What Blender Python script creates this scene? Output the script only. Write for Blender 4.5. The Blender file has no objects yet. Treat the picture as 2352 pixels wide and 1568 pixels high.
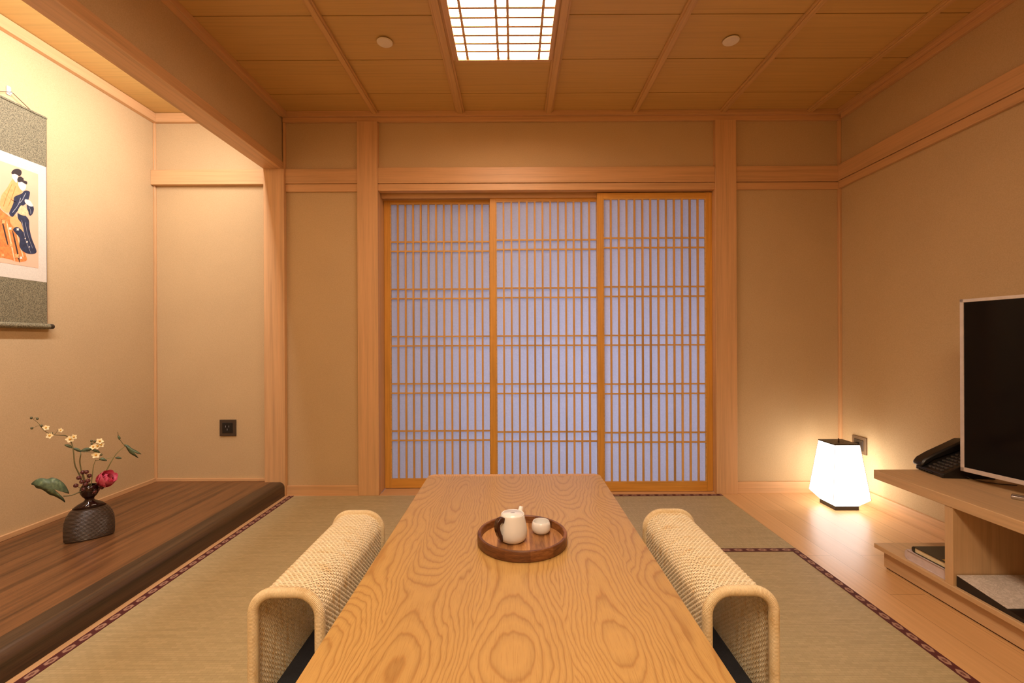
import bpy, bmesh, math, random
from mathutils import Vector, Matrix
random.seed(7)
PI = math.pi
SC = bpy.context.scene
COL = SC.collection

# ------------------------------------------------------------------ camera
FPX = 1045.3                      # 16 mm lens, in pixels of a 2352 wide frame
cam_d = bpy.data.cameras.new('camera')
cam = bpy.data.objects.new('camera', cam_d)
COL.objects.link(cam)
cam_d.sensor_width = 36.0
cam_d.lens = 16.0
cam_d.shift_x = -4 / 2352
cam_d.shift_y = 4 / 2352
cam_d.clip_start = 0.05
cam.location = (0, 0, 1.0)
cam.rotation_euler = (PI / 2, 0.0045, 0)
SC.camera = cam

# ------------------------------------------------------------------ exposure, world, large lights
SC.view_settings.view_transform = 'Standard'
SC.view_settings.look = 'None'
SC.view_settings.gamma = 1.0
SC.view_settings.use_curve_mapping = False
SC.view_settings.exposure = 0.0
world = bpy.data.worlds.new('dusk_sky')
SC.world = world
world.use_nodes = True
world.node_tree.nodes['Background'].inputs[0].default_value = (0.60, 0.66, 1.0, 1)
world.node_tree.nodes['Background'].inputs[1].default_value = 0.19


def area_light(name, loc, rot, sx, sy, power, color):
    l = bpy.data.lights.new(name, 'AREA')
    l.shape = 'RECTANGLE'; l.size = sx; l.size_y = sy
    l.energy = power; l.color = color
    o = bpy.data.objects.new(name, l); COL.objects.link(o)
    o.location = loc; o.rotation_euler = rot
    return o


def spot_light(name, loc, rot, power, color, ang=100, blend=0.8, r=0.04):
    l = bpy.data.lights.new(name, 'SPOT')
    l.energy = power; l.color = color; l.spot_size = math.radians(ang); l.spot_blend = blend
    l.shadow_soft_size = r
    o = bpy.data.objects.new(name, l); COL.objects.link(o)
    o.location = loc; o.rotation_euler = rot
    return o


WARM = (1.0, 0.75, 0.50)
# daylight of the veranda outside the paper screens
area_light('veranda_daylight', (0.55, 4.5, 0.75), (math.radians(-90), 0, 0), 1.7, 0.9, 44, (0.52, 0.62, 1.0))
# strip lamp hidden behind the hanging wall of the alcove
area_light('alcove_strip_light', (-1.665, 1.55, 2.36), (0, math.radians(46), 0), 0.05, 2.3, 38, (1.0, 0.93, 0.91))
# unseen spots added as fill, for downlights assumed in the ceiling
for lx in (-0.75, 0.75):
    spot_light('downlight_fill', (lx, 0.35, 2.49), (0, 0, 0), 31 if lx < 0 else 20, WARM, 120, 1.0)
# unseen soft fill light added over the end of the room behind the photographer
area_light('rear_fill', (-0.05, -0.75, 2.50), (0, 0, 0), 0.48, 1.3, 62, WARM)
LAMP_L = 15.0
LANTERN_L = 4.6


# ------------------------------------------------------------------ materials
def srgb(r, g, b):
    f = lambda c: (c / 255 / 12.92) if c / 255 <= 0.04045 else ((c / 255 + 0.055) / 1.055) ** 2.4
    return (f(r), f(g), f(b), 1)


class NT:
    def __init__(s, name):
        s.m = bpy.data.materials.new(name); s.m.use_nodes = True
        s.t = s.m.node_tree; s.b = s.t.nodes['Principled BSDF']
        s.out = s.t.nodes['Material Output']

    def n(s, typ, **kw):
        nd = s.t.nodes.new('ShaderNode' + typ)
        for k, v in kw.items():
            setattr(nd, k, v)
        return nd

    def l(s, a, b):
        s.t.links.new(a, b)

    def math(s, op, a, b=None, c=None):
        nd = s.n('Math', operation=op)
        for i, v in enumerate((a, b, c)):
            if v is None: continue
            if isinstance(v, (int, float)): nd.inputs[i].default_value = v
            else: s.l(v, nd.inputs[i])
        return nd.outputs[0]

    def coord(s, scale=(1, 1, 1), which='Object', rot=(0, 0, 0)):
        tc = s.n('TexCoord'); mp = s.n('Mapping')
        s.l(tc.outputs[which], mp.inputs[0])
        mp.inputs['Scale'].default_value = scale
        mp.inputs['Rotation'].default_value = rot
        return mp.outputs[0]

    def noise(s, vec, scale=1, detail=4, rough=0.55, dist=0):
        nd = s.n('TexNoise'); s.l(vec, nd.inputs['Vector'])
        nd.inputs['Scale'].default_value = scale; nd.inputs['Detail'].default_value = detail
        nd.inputs['Roughness'].default_value = rough; nd.inputs['Distortion'].default_value = dist
        return nd.outputs[0]

    def ramp(s, fac, stops, interp='LINEAR'):
        nd = s.n('ValToRGB'); s.l(fac, nd.inputs[0]); cr = nd.color_ramp; cr.interpolation = interp
        while len(cr.elements) < len(stops): cr.elements.new(0.5)
        for e, (p, c) in zip(cr.elements, stops):
            e.position = p; e.color = c
        return nd.outputs[0]

    def mix(s, fac, a, b, mode='MIX'):
        nd = s.n('Mix', data_type='RGBA', blend_type=mode)
        for sock, v in ((nd.inputs[0], fac), (nd.inputs[6], a), (nd.inputs[7], b)):
            if isinstance(v, (int, float)): sock.default_value = v
            elif isinstance(v, tuple): sock.default_value = v
            else: s.l(v, sock)
        return nd.outputs[2]

    def base(s, v):
        if isinstance(v, tuple): s.b.inputs['Base Color'].default_value = v
        else: s.l(v, s.b.inputs['Base Color'])

    def rough(s, v): s.b.inputs['Roughness'].default_value = v

    def bump(s, h, strength=0.2, dist=0.002):
        nd = s.n('Bump'); nd.inputs['Strength'].default_value = strength; nd.inputs['Distance'].default_value = dist
        s.l(h, nd.inputs['Height']); s.l(nd.outputs[0], s.b.inputs['Normal'])


def k(c, f):
    return (min(1, c[0] * f), min(1, c[1] * f), min(1, c[2] * f), 1)


def plain(name, col, rough=0.5, metal=0.0, spec=None, var=0.06, scale=40):
    t = NT(name)
    n = t.noise(t.coord(), scale, 3)
    t.base(t.ramp(n, [(0.3, k(col, 1 - var)), (0.7, k(col, 1 + var))]))
    t.rough(rough); t.b.inputs['Metallic'].default_value = metal
    if spec is not None: t.b.inputs['Specular IOR Level'].default_value = spec
    return t.m


def wood(name, col, axis='x', contrast=0.16, rough=0.45, across=45, along=1.2, dark=None):
    t = NT(name)
    sc = [across] * 3; sc['xyz'.index(axis)] = along
    n1 = t.noise(t.coord(tuple(sc)), 1.0, 5, 0.6)
    sf = [a * 5 for a in sc]; sf['xyz'.index(axis)] = along * 4
    n2 = t.noise(t.coord(tuple(sf)), 1.0, 3, 0.6)
    sl = [a / 12 for a in sc]; sl['xyz'.index(axis)] = along / 2
    n3 = t.noise(t.coord(tuple(sl)), 1.0, 2, 0.5)
    lo = dark or k(col, 1 - contrast * 1.7)
    c1 = t.ramp(n1, [(0.32, lo), (0.52, col), (0.72, k(col, 1 + contrast * 0.6))])
    c2 = t.ramp(n2, [(0.3, k((1, 1, 1), 1 - contrast * 0.9)), (0.6, (1, 1, 1, 1))])
    c3 = t.ramp(n3, [(0.3, k((1, 1, 1), 1 - contrast * 0.9)), (0.7, (1, 1, 1, 1))])
    t.base(t.mix(1.0, t.mix(1.0, c1, c2, 'MULTIPLY'), c3, 'MULTIPLY'))
    t.rough(rough)
    t.bump(n2, 0.12, 0.001)
    return t.m


M = {}
HIN = (0.71, 0.425, 0.205, 1)
for ax in 'xyz':
    M['hinoki_' + ax] = wood('hinoki_' + ax, HIN, ax, 0.10, 0.42)
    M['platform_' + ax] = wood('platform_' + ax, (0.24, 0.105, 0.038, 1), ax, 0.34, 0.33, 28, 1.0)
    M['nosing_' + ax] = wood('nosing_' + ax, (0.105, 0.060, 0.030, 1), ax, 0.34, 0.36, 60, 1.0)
    M['cab_' + ax] = wood('cabinet_oak_' + ax, (0.60, 0.40, 0.215, 1), ax, 0.08, 0.45, 60, 2)
M['door_x'] = wood('door_wood_x', (0.76, 0.38, 0.065, 1), 'x', 0.12, 0.45, 80, 2)
M['door_z'] = wood('door_wood_z', (0.76, 0.38, 0.065, 1), 'z', 0.12, 0.45, 80, 2)
M['lattice_v'] = wood('lattice_wood_v', (0.78, 0.44, 0.12, 1), 'z', 0.19, 0.5, 20, 0.6)
M['lattice_h'] = wood('lattice_wood_h', (0.78, 0.45, 0.13, 1), 'x', 0.14, 0.5, 60, 3)
M['ceiling'] = wood('ceiling_board', (0.64, 0.41, 0.135, 1), 'x', 0.06, 0.5, 70, 1.5)
M['ceil_batten'] = wood('ceiling_batten', (0.70, 0.43, 0.17, 1), 'y', 0.10, 0.45, 60, 1.5)
M['groove'] = plain('groove_dark', (0.05, 0.02, 0.008, 1), 0.9)


def wallpaper():
    t = NT('sand_wallpaper')
    n = t.noise(t.coord((1, 1, 1)), 260, 4, 0.65)
    n2 = t.noise(t.coord((1, 1, 1)), 3, 2)
    c = t.ramp(n, [(0.32, (0.51, 0.365, 0.195, 1)), (0.55, (0.58, 0.42, 0.232, 1)), (0.75, (0.63, 0.465, 0.265, 1))])
    t.base(t.mix(0.12, c, t.ramp(n2, [(0.3, (0.44, 0.32, 0.18, 1)), (0.7, (0.68, 0.50, 0.27, 1))])))
    t.rough(0.85); t.bump(n, 0.18, 0.001)
    t.b.inputs['Specular IOR Level'].default_value = 0.2
    return t.m


M['wall'] = wallpaper()


def table_wood(name, base, line, board=0.212, rough=0.3, ring=0.0085, amp=0.42):
    """plain-sawn boards: every board is cut through the yearly rings of its own log"""
    t = NT(name)
    tc = t.n('TexCoord'); sep = t.n('SeparateXYZ'); t.l(tc.outputs['Object'], sep.inputs[0])
    X, Y = sep.outputs[0], sep.outputs[1]
    q = t.math('DIVIDE', t.math('ADD', X, 10.06), board)
    bx = t.math('FLOOR', q)
    wn = t.n('TexWhiteNoise', noise_dimensions='1D'); t.l(bx, wn.inputs['W'])
    xc = t.math('MULTIPLY', t.math('SUBTRACT', t.math('SUBTRACT', t.math('FRACT', q), 0.5), t.math('MULTIPLY', t.math('SUBTRACT', wn.outputs[0], 0.5), 0.5)), board)
    c1 = t.n('CombineXYZ')
    t.l(t.math('MULTIPLY', bx, 3.71), c1.inputs[0]); t.l(t.math('MULTIPLY', Y, 1.05), c1.inputs[1])
    slow = t.noise(c1.outputs[0], 1.0, 1.5, 0.4)
    hh = t.math('MULTIPLY', t.math('SUBTRACT', slow, 0.28), amp)
    c2 = t.n('CombineXYZ')
    t.l(t.math('ADD', t.math('MULTIPLY', X, 9.0), t.math('MULTIPLY', bx, 5.3)), c2.inputs[0]); t.l(t.math('MULTIPLY', Y, 2.6), c2.inputs[1])
    wob = t.noise(c2.outputs[0], 1.0, 3, 0.5)
    xw = t.math('ADD', xc, t.math('MULTIPLY', t.math('SUBTRACT', wob, 0.5), 0.10))
    r = t.math('SQRT', t.math('ADD', t.math('POWER', xw, 2), t.math('POWER', hh, 2)))
    fine = t.noise(t.coord((70, 7, 30)), 1.0, 3, 0.6)
    rr = t.math('ADD', r, t.math('MULTIPLY', fine, 0.0035))
    fr = t.math('FRACT', t.math('DIVIDE', rr, ring))
    ringc = t.ramp(fr, [(0.0, k(line, 1.25)), (0.10, k(base, 0.97)), (0.50, k(base, 1.06)), (0.80, k(base, 0.88)), (0.95, line), (1.0, k(line, 1.15))])
    pore = t.noise(t.coord((420, 16, 420)), 1.0, 3, 0.6)
    pc = t.ramp(pore, [(0.34, (0.88, 0.84, 0.80, 1)), (0.5, (1, 1, 1, 1))])
    soft = t.mix(0.36, ringc, base)
    bc = t.ramp(wn.outputs[0], [(0.0, (0.93, 0.91, 0.88, 1)), (1.0, (1.06, 1.06, 1.05, 1))])
    t.base(t.mix(1.0, t.mix(1.0, soft, pc, 'MULTIPLY'), bc, 'MULTIPLY'))
    t.rough(rough); t.bump(fr, 0.04, 0.0005)
    return t.m


M['table'] = table_wood('ash_table', (0.54, 0.335, 0.118, 1), (0.33, 0.165, 0.048, 1))
M['table_end'] = table_wood('ash_table_edge', (0.68, 0.40, 0.15, 1), (0.42, 0.20, 0.06, 1), 0.5, 0.3, 0.006)


def tatami_mat():
    t = NT('tatami_rush')
    br = t.n('TexBrick'); t.l(t.coord((1, 1, 1)), br.inputs['Vector'])
    br.inputs['Scale'].default_value = 1.0
    br.inputs['Brick Width'].default_value = 0.022; br.inputs['Row Height'].default_value = 0.0095
    br.inputs['Mortar Size'].default_value = 0.0011; br.inputs['Mortar Smooth'].default_value = 1.0
    br.inputs['Color1'].default_value = (0.42, 0.35, 0.20, 1); br.inputs['Color2'].default_value = (0.48, 0.40, 0.235, 1)
    br.inputs['Mortar'].default_value = (0.36, 0.295, 0.168, 1)
    n = t.noise(t.coord((3, 60, 1)), 1, 4)
    t.base(t.mix(1.0, br.outputs['Color'], t.ramp(n, [(0.3, (0.9, 0.9, 0.88, 1)), (0.7, (1.06, 1.05, 1.02, 1))]), 'MULTIPLY'))
    t.rough(0.62); t.bump(t.math('SUBTRACT', 1.0, br.outputs['Fac']), 0.22, 0.0012)
    return t.m


M['tatami'] = tatami_mat()


def border_mat():
    t = NT('tatami_border_brocade')
    tc = t.n('TexCoord'); sep = t.n('SeparateXYZ'); t.l(tc.outputs['UV'], sep.inputs[0])
    u = t.math('SUBTRACT', t.math('FRACT', sep.outputs[0]), 0.5)
    v = t.math('SUBTRACT', sep.outputs[1], 0.5)
    r = t.math('SQRT', t.math('ADD', t.math('POWER', t.math('MULTIPLY', u, 2.3), 2), t.math('POWER', t.math('MULTIPLY', v, 2.4), 2)))
    ang = t.math('ARCTAN2', v, u)
    pet = t.math('MULTIPLY', t.math('SINE', t.math('MULTIPLY', ang, 6.0)), 0.05)
    rr = t.math('ADD', r, pet)
    t.base(t.ramp(rr, [(0.0, (0.30, 0.13, 0.09, 1)), (0.22, (0.09, 0.018, 0.016, 1)), (0.40, (0.36, 0.20, 0.14, 1)), (0.72, (0.40, 0.24, 0.17, 1)), (0.86, (0.10, 0.018, 0.015, 1)), (1.0, (0.085, 0.014, 0.013, 1))]))
    t.rough(0.8)
    return t.m


M['border'] = border_mat()


def plank_floor():
    t = NT('floor_planks')
    br = t.n('TexBrick'); t.l(t.coord((1, 1, 1), rot=(0, 0, PI / 2)), br.inputs['Vector'])
    br.inputs['Scale'].default_value = 1.0
    br.inputs['Brick Width'].default_value = 0.9; br.inputs['Row Height'].default_value = 0.135
    br.inputs['Mortar Size'].default_value = 0.0012; br.inputs['Mortar Smooth'].default_value = 0.2
    br.offset = 0.37
    br.inputs['Color1'].default_value = (0.62, 0.37, 0.16, 1); br.inputs['Color2'].default_value = (0.70, 0.43, 0.20, 1)
    br.inputs['Mortar'].default_value = (0.36, 0.19, 0.07, 1)
    n = t.noise(t.coord((70, 2, 70)), 1, 4)
    t.base(t.mix(1.0, br.outputs['Color'], t.ramp(n, [(0.3, (0.90, 0.88, 0.85, 1)), (0.7, (1.04, 1.04, 1.04, 1))]), 'MULTIPLY'))
    t.rough(0.33)
    return t.m


M['planks'] = plank_floor()


def paper_mat():
    t = NT('shoji_paper')
    n = t.noise(t.coord((1, 1, 1)), 90, 5, 0.7)
    c = t.ramp(n, [(0.3, (0.70, 0.70, 0.72, 1)), (0.7, (0.80, 0.80, 0.82, 1))])
    d = t.n('BsdfDiffuse'); tr = t.n('BsdfTranslucent'); mx = t.n('MixShader')
    t.l(c, d.inputs[0]); t.l(c, tr.inputs[0]); mx.inputs[0].default_value = 0.62
    t.l(d.outputs[0], mx.inputs[1]); t.l(tr.outputs[0], mx.inputs[2])
    t.l(mx.outputs[0], t.out.inputs[0])
    return t.m


M['paper'] = paper_mat()


def emit(name, col, s, base=(0.9, 0.9, 0.9, 1)):
    t = NT(name); t.base(base)
    t.b.inputs['Emission Color'].default_value = col
    t.b.inputs['Emission Strength'].default_value = s
    t.rough(0.7)
    return t.m


M['lamp_glow'] = emit('ceiling_lamp_glow', (1, 0.80, 0.62, 1), LAMP_L)
M['lantern_glow'] = emit('lantern_glow', (1, 0.93, 0.87, 1), LANTERN_L)


def rattan(name, a, b, c):
    t = NT(name)
    n = t.noise(t.coord((14, 60, 14)), 1, 3, 0.6)
    n2 = t.noise(t.coord((300, 60, 300)), 1, 2)
    col = t.ramp(n, [(0.30, c), (0.42, b), (0.62, a)])
    t.base(t.mix(1.0, col, t.ramp(n2, [(0.3, (0.86, 0.84, 0.8, 1)), (0.7, (1, 1, 1, 1))]), 'MULTIPLY'))
    t.rough(0.48)
    return t.m


M['rattan'] = rattan('rattan_core', (0.92, 0.82, 0.62, 1), (0.88, 0.76, 0.53, 1), (0.78, 0.57, 0.30, 1))
M['rattan_wrap'] = rattan('rattan_wrap', (0.80, 0.67, 0.44, 1), (0.75, 0.60, 0.36, 1), (0.66, 0.49, 0.26, 1))
M['cushion'] = plain('dark_cushion_cloth', (0.016, 0.018, 0.026, 1), 0.85, var=0.25, scale=300)
M['porcelain'] = plain('white_porcelain', (0.84, 0.84, 0.84, 1), 0.16, var=0.01)
M['handle_wood'] = wood('dark_handle_wood', (0.075, 0.026, 0.012, 1), 'z', 0.3, 0.25, 120, 20)
M['greymark'] = plain('grey_print', (0.38, 0.38, 0.42, 1), 0.4)
M['black_metal'] = plain('black_lacquer', (0.028, 0.020, 0.014, 1), 0.4)
M['lantern_frame'] = plain('lantern_frame_wire', (0.45, 0.40, 0.33, 1), 0.6)
M['white_plastic'] = plain('cream_plastic', (0.80, 0.70, 0.54, 1), 0.5, var=0.02)
M['brown_plastic'] = plain('brown_plate', (0.060, 0.040, 0.026, 1), 0.35)
M['tan_plastic'] = plain('bronze_plate', (0.20, 0.13, 0.075, 1), 0.35, metal=0.3)
M['black_plastic'] = plain('black_plastic', (0.010, 0.009, 0.009, 1), 0.32)
M['key_grey'] = plain('phone_key', (0.055, 0.05, 0.045, 1), 0.4)
M['silver'] = plain('silver_bezel', (0.66, 0.60, 0.58, 1), 0.35, metal=0.35)
M['chrome'] = plain('brushed_metal', (0.55, 0.55, 0.56, 1), 0.2, metal=1.0)
M['screen'] = plain('tv_glass', (0.006, 0.005, 0.006, 1), 0.08, spec=0.18, var=0.02)
M['book_lav'] = plain('lavender_pages', (0.60, 0.50, 0.50, 1), 0.7)
M['book_black'] = plain('black_cover', (0.030, 0.026, 0.016, 1), 0.5)
M['pages'] = plain('cream_pages', (0.72, 0.60, 0.38, 1), 0.8)
M['maroon'] = plain('maroon_cover', (0.11, 0.025, 0.012, 1), 0.5)
M['gold'] = plain('gold_print', (0.60, 0.38, 0.06, 1), 0.4, metal=0.4)


def marble_paper():
    t = NT('marbled_cover')
    n = t.noise(t.coord(), 40, 5, 0.6, 1.6)
    t.base(t.ramp(n, [(0.40, (0.66, 0.60, 0.55, 1)), (0.5, (0.50, 0.45, 0.40, 1)), (0.58, (0.68, 0.62, 0.57, 1))]))
    t.rough(0.6)
    return t.m


M['marble'] = marble_paper()


def vase_body():
    t = NT('combed_stoneware')
    tc = t.n('TexCoord'); sep = t.n('SeparateXYZ'); t.l(tc.outputs['Object'], sep.inputs[0])
    wob = t.noise(t.coord((9, 9, 4)), 1, 3)
    z = t.math('ADD', sep.outputs[2], t.math('MULTIPLY', wob, 0.010))
    w = t.math('SINE', t.math('MULTIPLY', z, 2 * PI / 0.0058))
    t.base(t.ramp(w, [(0.1, (0.050, 0.032, 0.021, 1)), (0.9, (0.098, 0.066, 0.046, 1))]))
    t.rough(0.30); t.bump(w, 0.6, 0.0018)
    return t.m


M['vase'] = vase_body()
M['vase_glaze'] = plain('black_glaze', (0.018, 0.006, 0.005, 1), 0.08)
M['stem'] = plain('stem_green', (0.20, 0.20, 0.07, 1), 0.6, var=0.3)
M['stem_b'] = plain('stem_brown', (0.15, 0.13, 0.05, 1), 0.6, var=0.3)


def leaf_mat():
    t = NT('leaf_green')
    n = t.noise(t.coord((1, 1, 1)), 60, 3)
    t.base(t.ramp(n, [(0.35, (0.055, 0.085, 0.045, 1)), (0.6, (0.12, 0.17, 0.085, 1)), (0.75, (0.26, 0.30, 0.14, 1))]))
    t.rough(0.5)
    return t.m


M['leaf'] = leaf_mat()


def petal_mat():
    t = NT('pink_petal')
    n = t.noise(t.coord((1, 1, 1)), 45, 4)
    t.base(t.ramp(n, [(0.3, (0.55, 0.055, 0.115, 1)), (0.55, (0.74, 0.13, 0.22, 1)), (0.8, (0.88, 0.36, 0.44, 1))]))
    t.rough(0.55)
    return t.m


M['petal'] = petal_mat()
M['yellow_petal'] = plain('pale_yellow_petal', (0.85, 0.72, 0.40, 1), 0.6, var=0.12)
M['flower_eye'] = plain('yellow_eye', (0.80, 0.42, 0.06, 1), 0.6)
M['bud'] = plain('olive_bud', (0.10, 0.10, 0.045, 1), 0.5, var=0.3)
M['berry'] = plain('maroon_berry', (0.10, 0.022, 0.018, 1), 0.4, var=0.3, scale=90)


def brocade():
    t = NT('olive_brocade')
    n = t.n('TexVoronoi'); t.l(t.coord((1, 1, 1)), n.inputs['Vector']); n.inputs['Scale'].default_value = 230
    nn = t.noise(t.coord((1, 1, 1)), 210, 3, 0.7, 1.5)
    v = t.math('ADD', t.math('MULTIPLY', n.outputs['Distance'], 0.5), t.math('MULTIPLY', nn, 0.8))
    t.base(t.ramp(v, [(0.46, (0.065, 0.056, 0.030, 1)), (0.58, (0.12, 0.105, 0.060, 1)), (0.72, (0.25, 0.22, 0.13, 1))]))
    t.rough(0.7)
    return t.m


M['brocade'] = brocade()
M['scroll_white'] = plain('scroll_silk', (0.66, 0.60, 0.50, 1), 0.8, var=0.07, scale=200)
M['scroll_pink'] = plain('scroll_painting_ground', (0.80, 0.46, 0.30, 1), 0.85, var=0.05, scale=8)
M['ink_navy'] = plain('navy_pigment', (0.020, 0.026, 0.060, 1), 0.8, var=0.35, scale=60)
M['ink_orange'] = plain('orange_pigment', (0.72, 0.22, 0.05, 1), 0.8, var=0.3, scale=70)
M['ink_peach'] = plain('peach_pigment', (0.82, 0.38, 0.14, 1), 0.8, var=0.15, scale=40)
M['ink_skin'] = plain('skin_pigment', (0.86, 0.72, 0.60, 1), 0.8, var=0.02)
M['ink_black'] = plain('black_pigment', (0.03, 0.02, 0.02, 1), 0.8)
M['ink_cream'] = plain('cream_pigment', (0.72, 0.52, 0.28, 1), 0.8, var=0.2, scale=150)
M['cord_brown'] = plain('brown_cord', (0.10, 0.045, 0.02, 1), 0.8)


def acacia():
    t = NT('acacia_blocks')
    tc = t.n('TexCoord'); sep = t.n('SeparateXYZ'); t.l(tc.outputs['Object'], sep.inputs[0])
    blk = t.math('FLOOR', t.math('DIVIDE', t.math('ADD', sep.outputs[0], 1.017), 0.052))
    wn = t.n('TexWhiteNoise', noise_dimensions='1D'); t.l(blk, wn.inputs['W'])
    n = t.noise(t.coord((90, 9, 90)), 1, 4, 0.6, 0.6)
    c = t.ramp(n, [(0.3, (0.26, 0.11, 0.035, 1)), (0.55, (0.50, 0.26, 0.10, 1)), (0.75, (0.60, 0.34, 0.14, 1))])
    t.base(t.mix(1.0, c, t.ramp(wn.outputs[0], [(0.0, (0.62, 0.55, 0.5, 1)), (1.0, (1.12, 1.1, 1.05, 1))]), 'MULTIPLY'))
    t.rough(0.4)
    return t.m


def acacia_rim():
    t = NT('acacia_rim')
    tc = t.n('TexCoord'); sep = t.n('SeparateXYZ'); t.l(tc.outputs['Object'], sep.inputs[0])
    ang = t.math('ARCTAN2', sep.outputs[1], sep.outputs[0])
    blk = t.math('FLOOR', t.math('MULTIPLY', t.math('ADD', ang, 1.42), 1.9))
    wn = t.n('TexWhiteNoise', noise_dimensions='1D'); t.l(blk, wn.inputs['W'])
    n = t.noise(t.coord((30, 30, 160)), 1, 4, 0.6, 0.6)
    c = t.ramp(n, [(0.3, (0.13, 0.045, 0.013, 1)), (0.6, (0.26, 0.11, 0.035, 1)), (0.8, (0.36, 0.17, 0.06, 1))])
    t.base(t.mix(1.0, c, t.ramp(wn.outputs[0], [(0.0, (0.5, 0.42, 0.38, 1)), (1.0, (1.15, 1.1, 1.05, 1))]), 'MULTIPLY'))
    t.rough(0.4)
    return t.m


M['acacia'] = acacia(); M['acacia_rim'] = acacia_rim()


# ------------------------------------------------------------------ mesh helpers
class MB:
    """collects shapes that become ONE mesh object"""
    def __init__(s): s.bm = bmesh.new()

    def box(s, x0, x1, y0, y1, z0, z1, bev=0.0, seg=2):
        b = bmesh.new()
        bmesh.ops.create_cube(b, size=1)
        for v in b.verts:
            v.co = Vector(((x0 + x1) / 2 + v.co.x * (x1 - x0), (y0 + y1) / 2 + v.co.y * (y1 - y0), (z0 + z1) / 2 + v.co.z * (z1 - z0)))
        if bev > 0:
            bmesh.ops.bevel(b, geom=list(b.edges), offset=bev, segments=seg, affect='EDGES', profile=0.5)
        s.merge(b); return s

    def merge(s, b, mat=None):
        me = bpy.data.meshes.new('tmp'); b.to_mesh(me); b.free()
        if mat is not None: me.transform(mat)
        s.bm.from_mesh(me); bpy.data.meshes.remove(me)

    def pyd(s, verts, faces):
        vs = [s.bm.verts.new(v) for v in verts]
        for f in faces:
            try: s.bm.faces.new([vs[i] for i in f])
            except ValueError: pass
        return s

    def tube(s, pts, r, n=8, cap=True):
        pts = [Vector(p) for p in pts]; N = len(pts)
        rad = r if isinstance(r, (list, tuple)) else [r] * N
        verts = []; faces = []
        up = None
        for i, p in enumerate(pts):
            t = (pts[min(i + 1, N - 1)] - pts[max(i - 1, 0)]).normalized()
            if up is None:
                up = t.orthogonal().normalized()
            else:
                up = (up - t * up.dot(t)).normalized()
            sd = t.cross(up)
            for j in range(n):
                a = 2 * PI * j / n
                verts.append(p + (up * math.cos(a) + sd * math.sin(a)) * rad[i])
        for i in range(N - 1):
            for j in range(n):
                a = i * n + j; b = i * n + (j + 1) % n
                faces.append((a, b, b + n, a + n))
        if cap:
            faces.append(tuple(range(n - 1, -1, -1))); faces.append(tuple((N - 1) * n + j for j in range(n)))
        s.pyd(verts, faces); return s

    def lathe(s, prof, n=48, c=(0, 0, 0), sy=None, rot=0):
        """prof: list of (r, z); sy(i)-> thickness ratio"""
        verts = []; faces = []
        cr, sr = math.cos(rot), math.sin(rot)
        for i, (r, z) in enumerate(prof):
            q = sy[i] if sy else 1.0
            for j in range(n):
                a = 2 * PI * j / n
                x = r * math.cos(a); y = r * math.sin(a) * q
                verts.append((c[0] + x * cr - y * sr, c[1] + x * sr + y * cr, c[2] + z))
        for i in range(len(prof) - 1):
            for j in range(n):
                a = i * n + j; b = i * n + (j + 1) % n
                faces.append((a, b, b + n, a + n))
        if prof[0][0] > 1e-4: faces.append(tuple(range(n - 1, -1, -1)))
        if prof[-1][0] > 1e-4: faces.append(tuple((len(prof) - 1) * n + j for j in range(n)))
        s.pyd(verts, faces)
        bmesh.ops.remove_doubles(s.bm, verts=s.bm.verts, dist=1e-6)
        return s

    def ball(s, c, r, sc=(1, 1, 1), rot=None, u=12, v=8):
        b = bmesh.new(); bmesh.ops.create_uvsphere(b, u_segments=u, v_segments=v, radius=r)
        m = Matrix.Translation(c) @ (rot or Matrix.Identity(4)) @ Matrix.Diagonal((*sc, 1))
        s.merge(b, m); return s

    def prism(s, pts, vec):
        """closed polygon of 3-D points pushed along vec"""
        n = len(pts); vec = Vector(vec)
        v = [Vector(p) for p in pts] + [Vector(p) + vec for p in pts]
        f = [tuple(range(n)), tuple(range(2 * n - 1, n - 1, -1))]
        f += [(i, i + n, (i + 1) % n + n, (i + 1) % n) for i in range(n)]
        s.pyd(v, f); return s

    def build(s, name, mat, parent=None, smooth=False, bevel=0):
        bmesh.ops.recalc_face_normals(s.bm, faces=s.bm.faces)
        me = bpy.data.meshes.new(name); s.bm.to_mesh(me); s.bm.free()
        o = bpy.data.objects.new(name, me); COL.objects.link(o)
        me.materials.append(M[mat] if isinstance(mat, str) else mat)
        if smooth:
            me.polygons.foreach_set('use_smooth', [True] * len(me.polygons))
            if smooth != 'all': me.set_sharp_from_angle(angle=math.radians(40))
        if bevel:
            m = o.modifiers.new('bevel', 'BEVEL'); m.width = bevel; m.segments = 2; m.limit_method = 'ANGLE'
        if parent: o.parent = parent
        return o


def tag(o, label, cat, group=None):
    o['label'] = label; o['category'] = cat
    if group: o['group'] = group
    return o


def thing(name, label, cat, loc=(0, 0, 0), rz=0, group=None):
    o = bpy.data.objects.new(name, None); COL.objects.link(o); o.empty_display_size = 0.05
    o.location = loc; o.rotation_euler = (0, 0, rz)
    return tag(o, label, cat, group)


def struct(o, label=None):
    o['kind'] = 'structure'
    if label: o['label'] = label
    return o


def copy_tree(o, parent=None):
    c = o.copy(); COL.objects.link(c); c.parent = parent
    for ch in [x for x in bpy.data.objects if x.parent == o and x is not c]:
        copy_tree(ch, c)
    return c


# ------------------------------------------------------------------ room dimensions
D = 3.03            # back wall
XL = -2.387         # alcove side wall
XR = 2.175          # right wall
Y0 = -1.6           # wall behind the photographer
ZC = 2.53           # ceiling
ZS = 2.155          # soffit of the hanging wall in front of the alcove
HX0, HX1 = -1.644, -1.523
DX0, DX1, DZ = -0.893, 1.334, 2.009   # door opening

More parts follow.
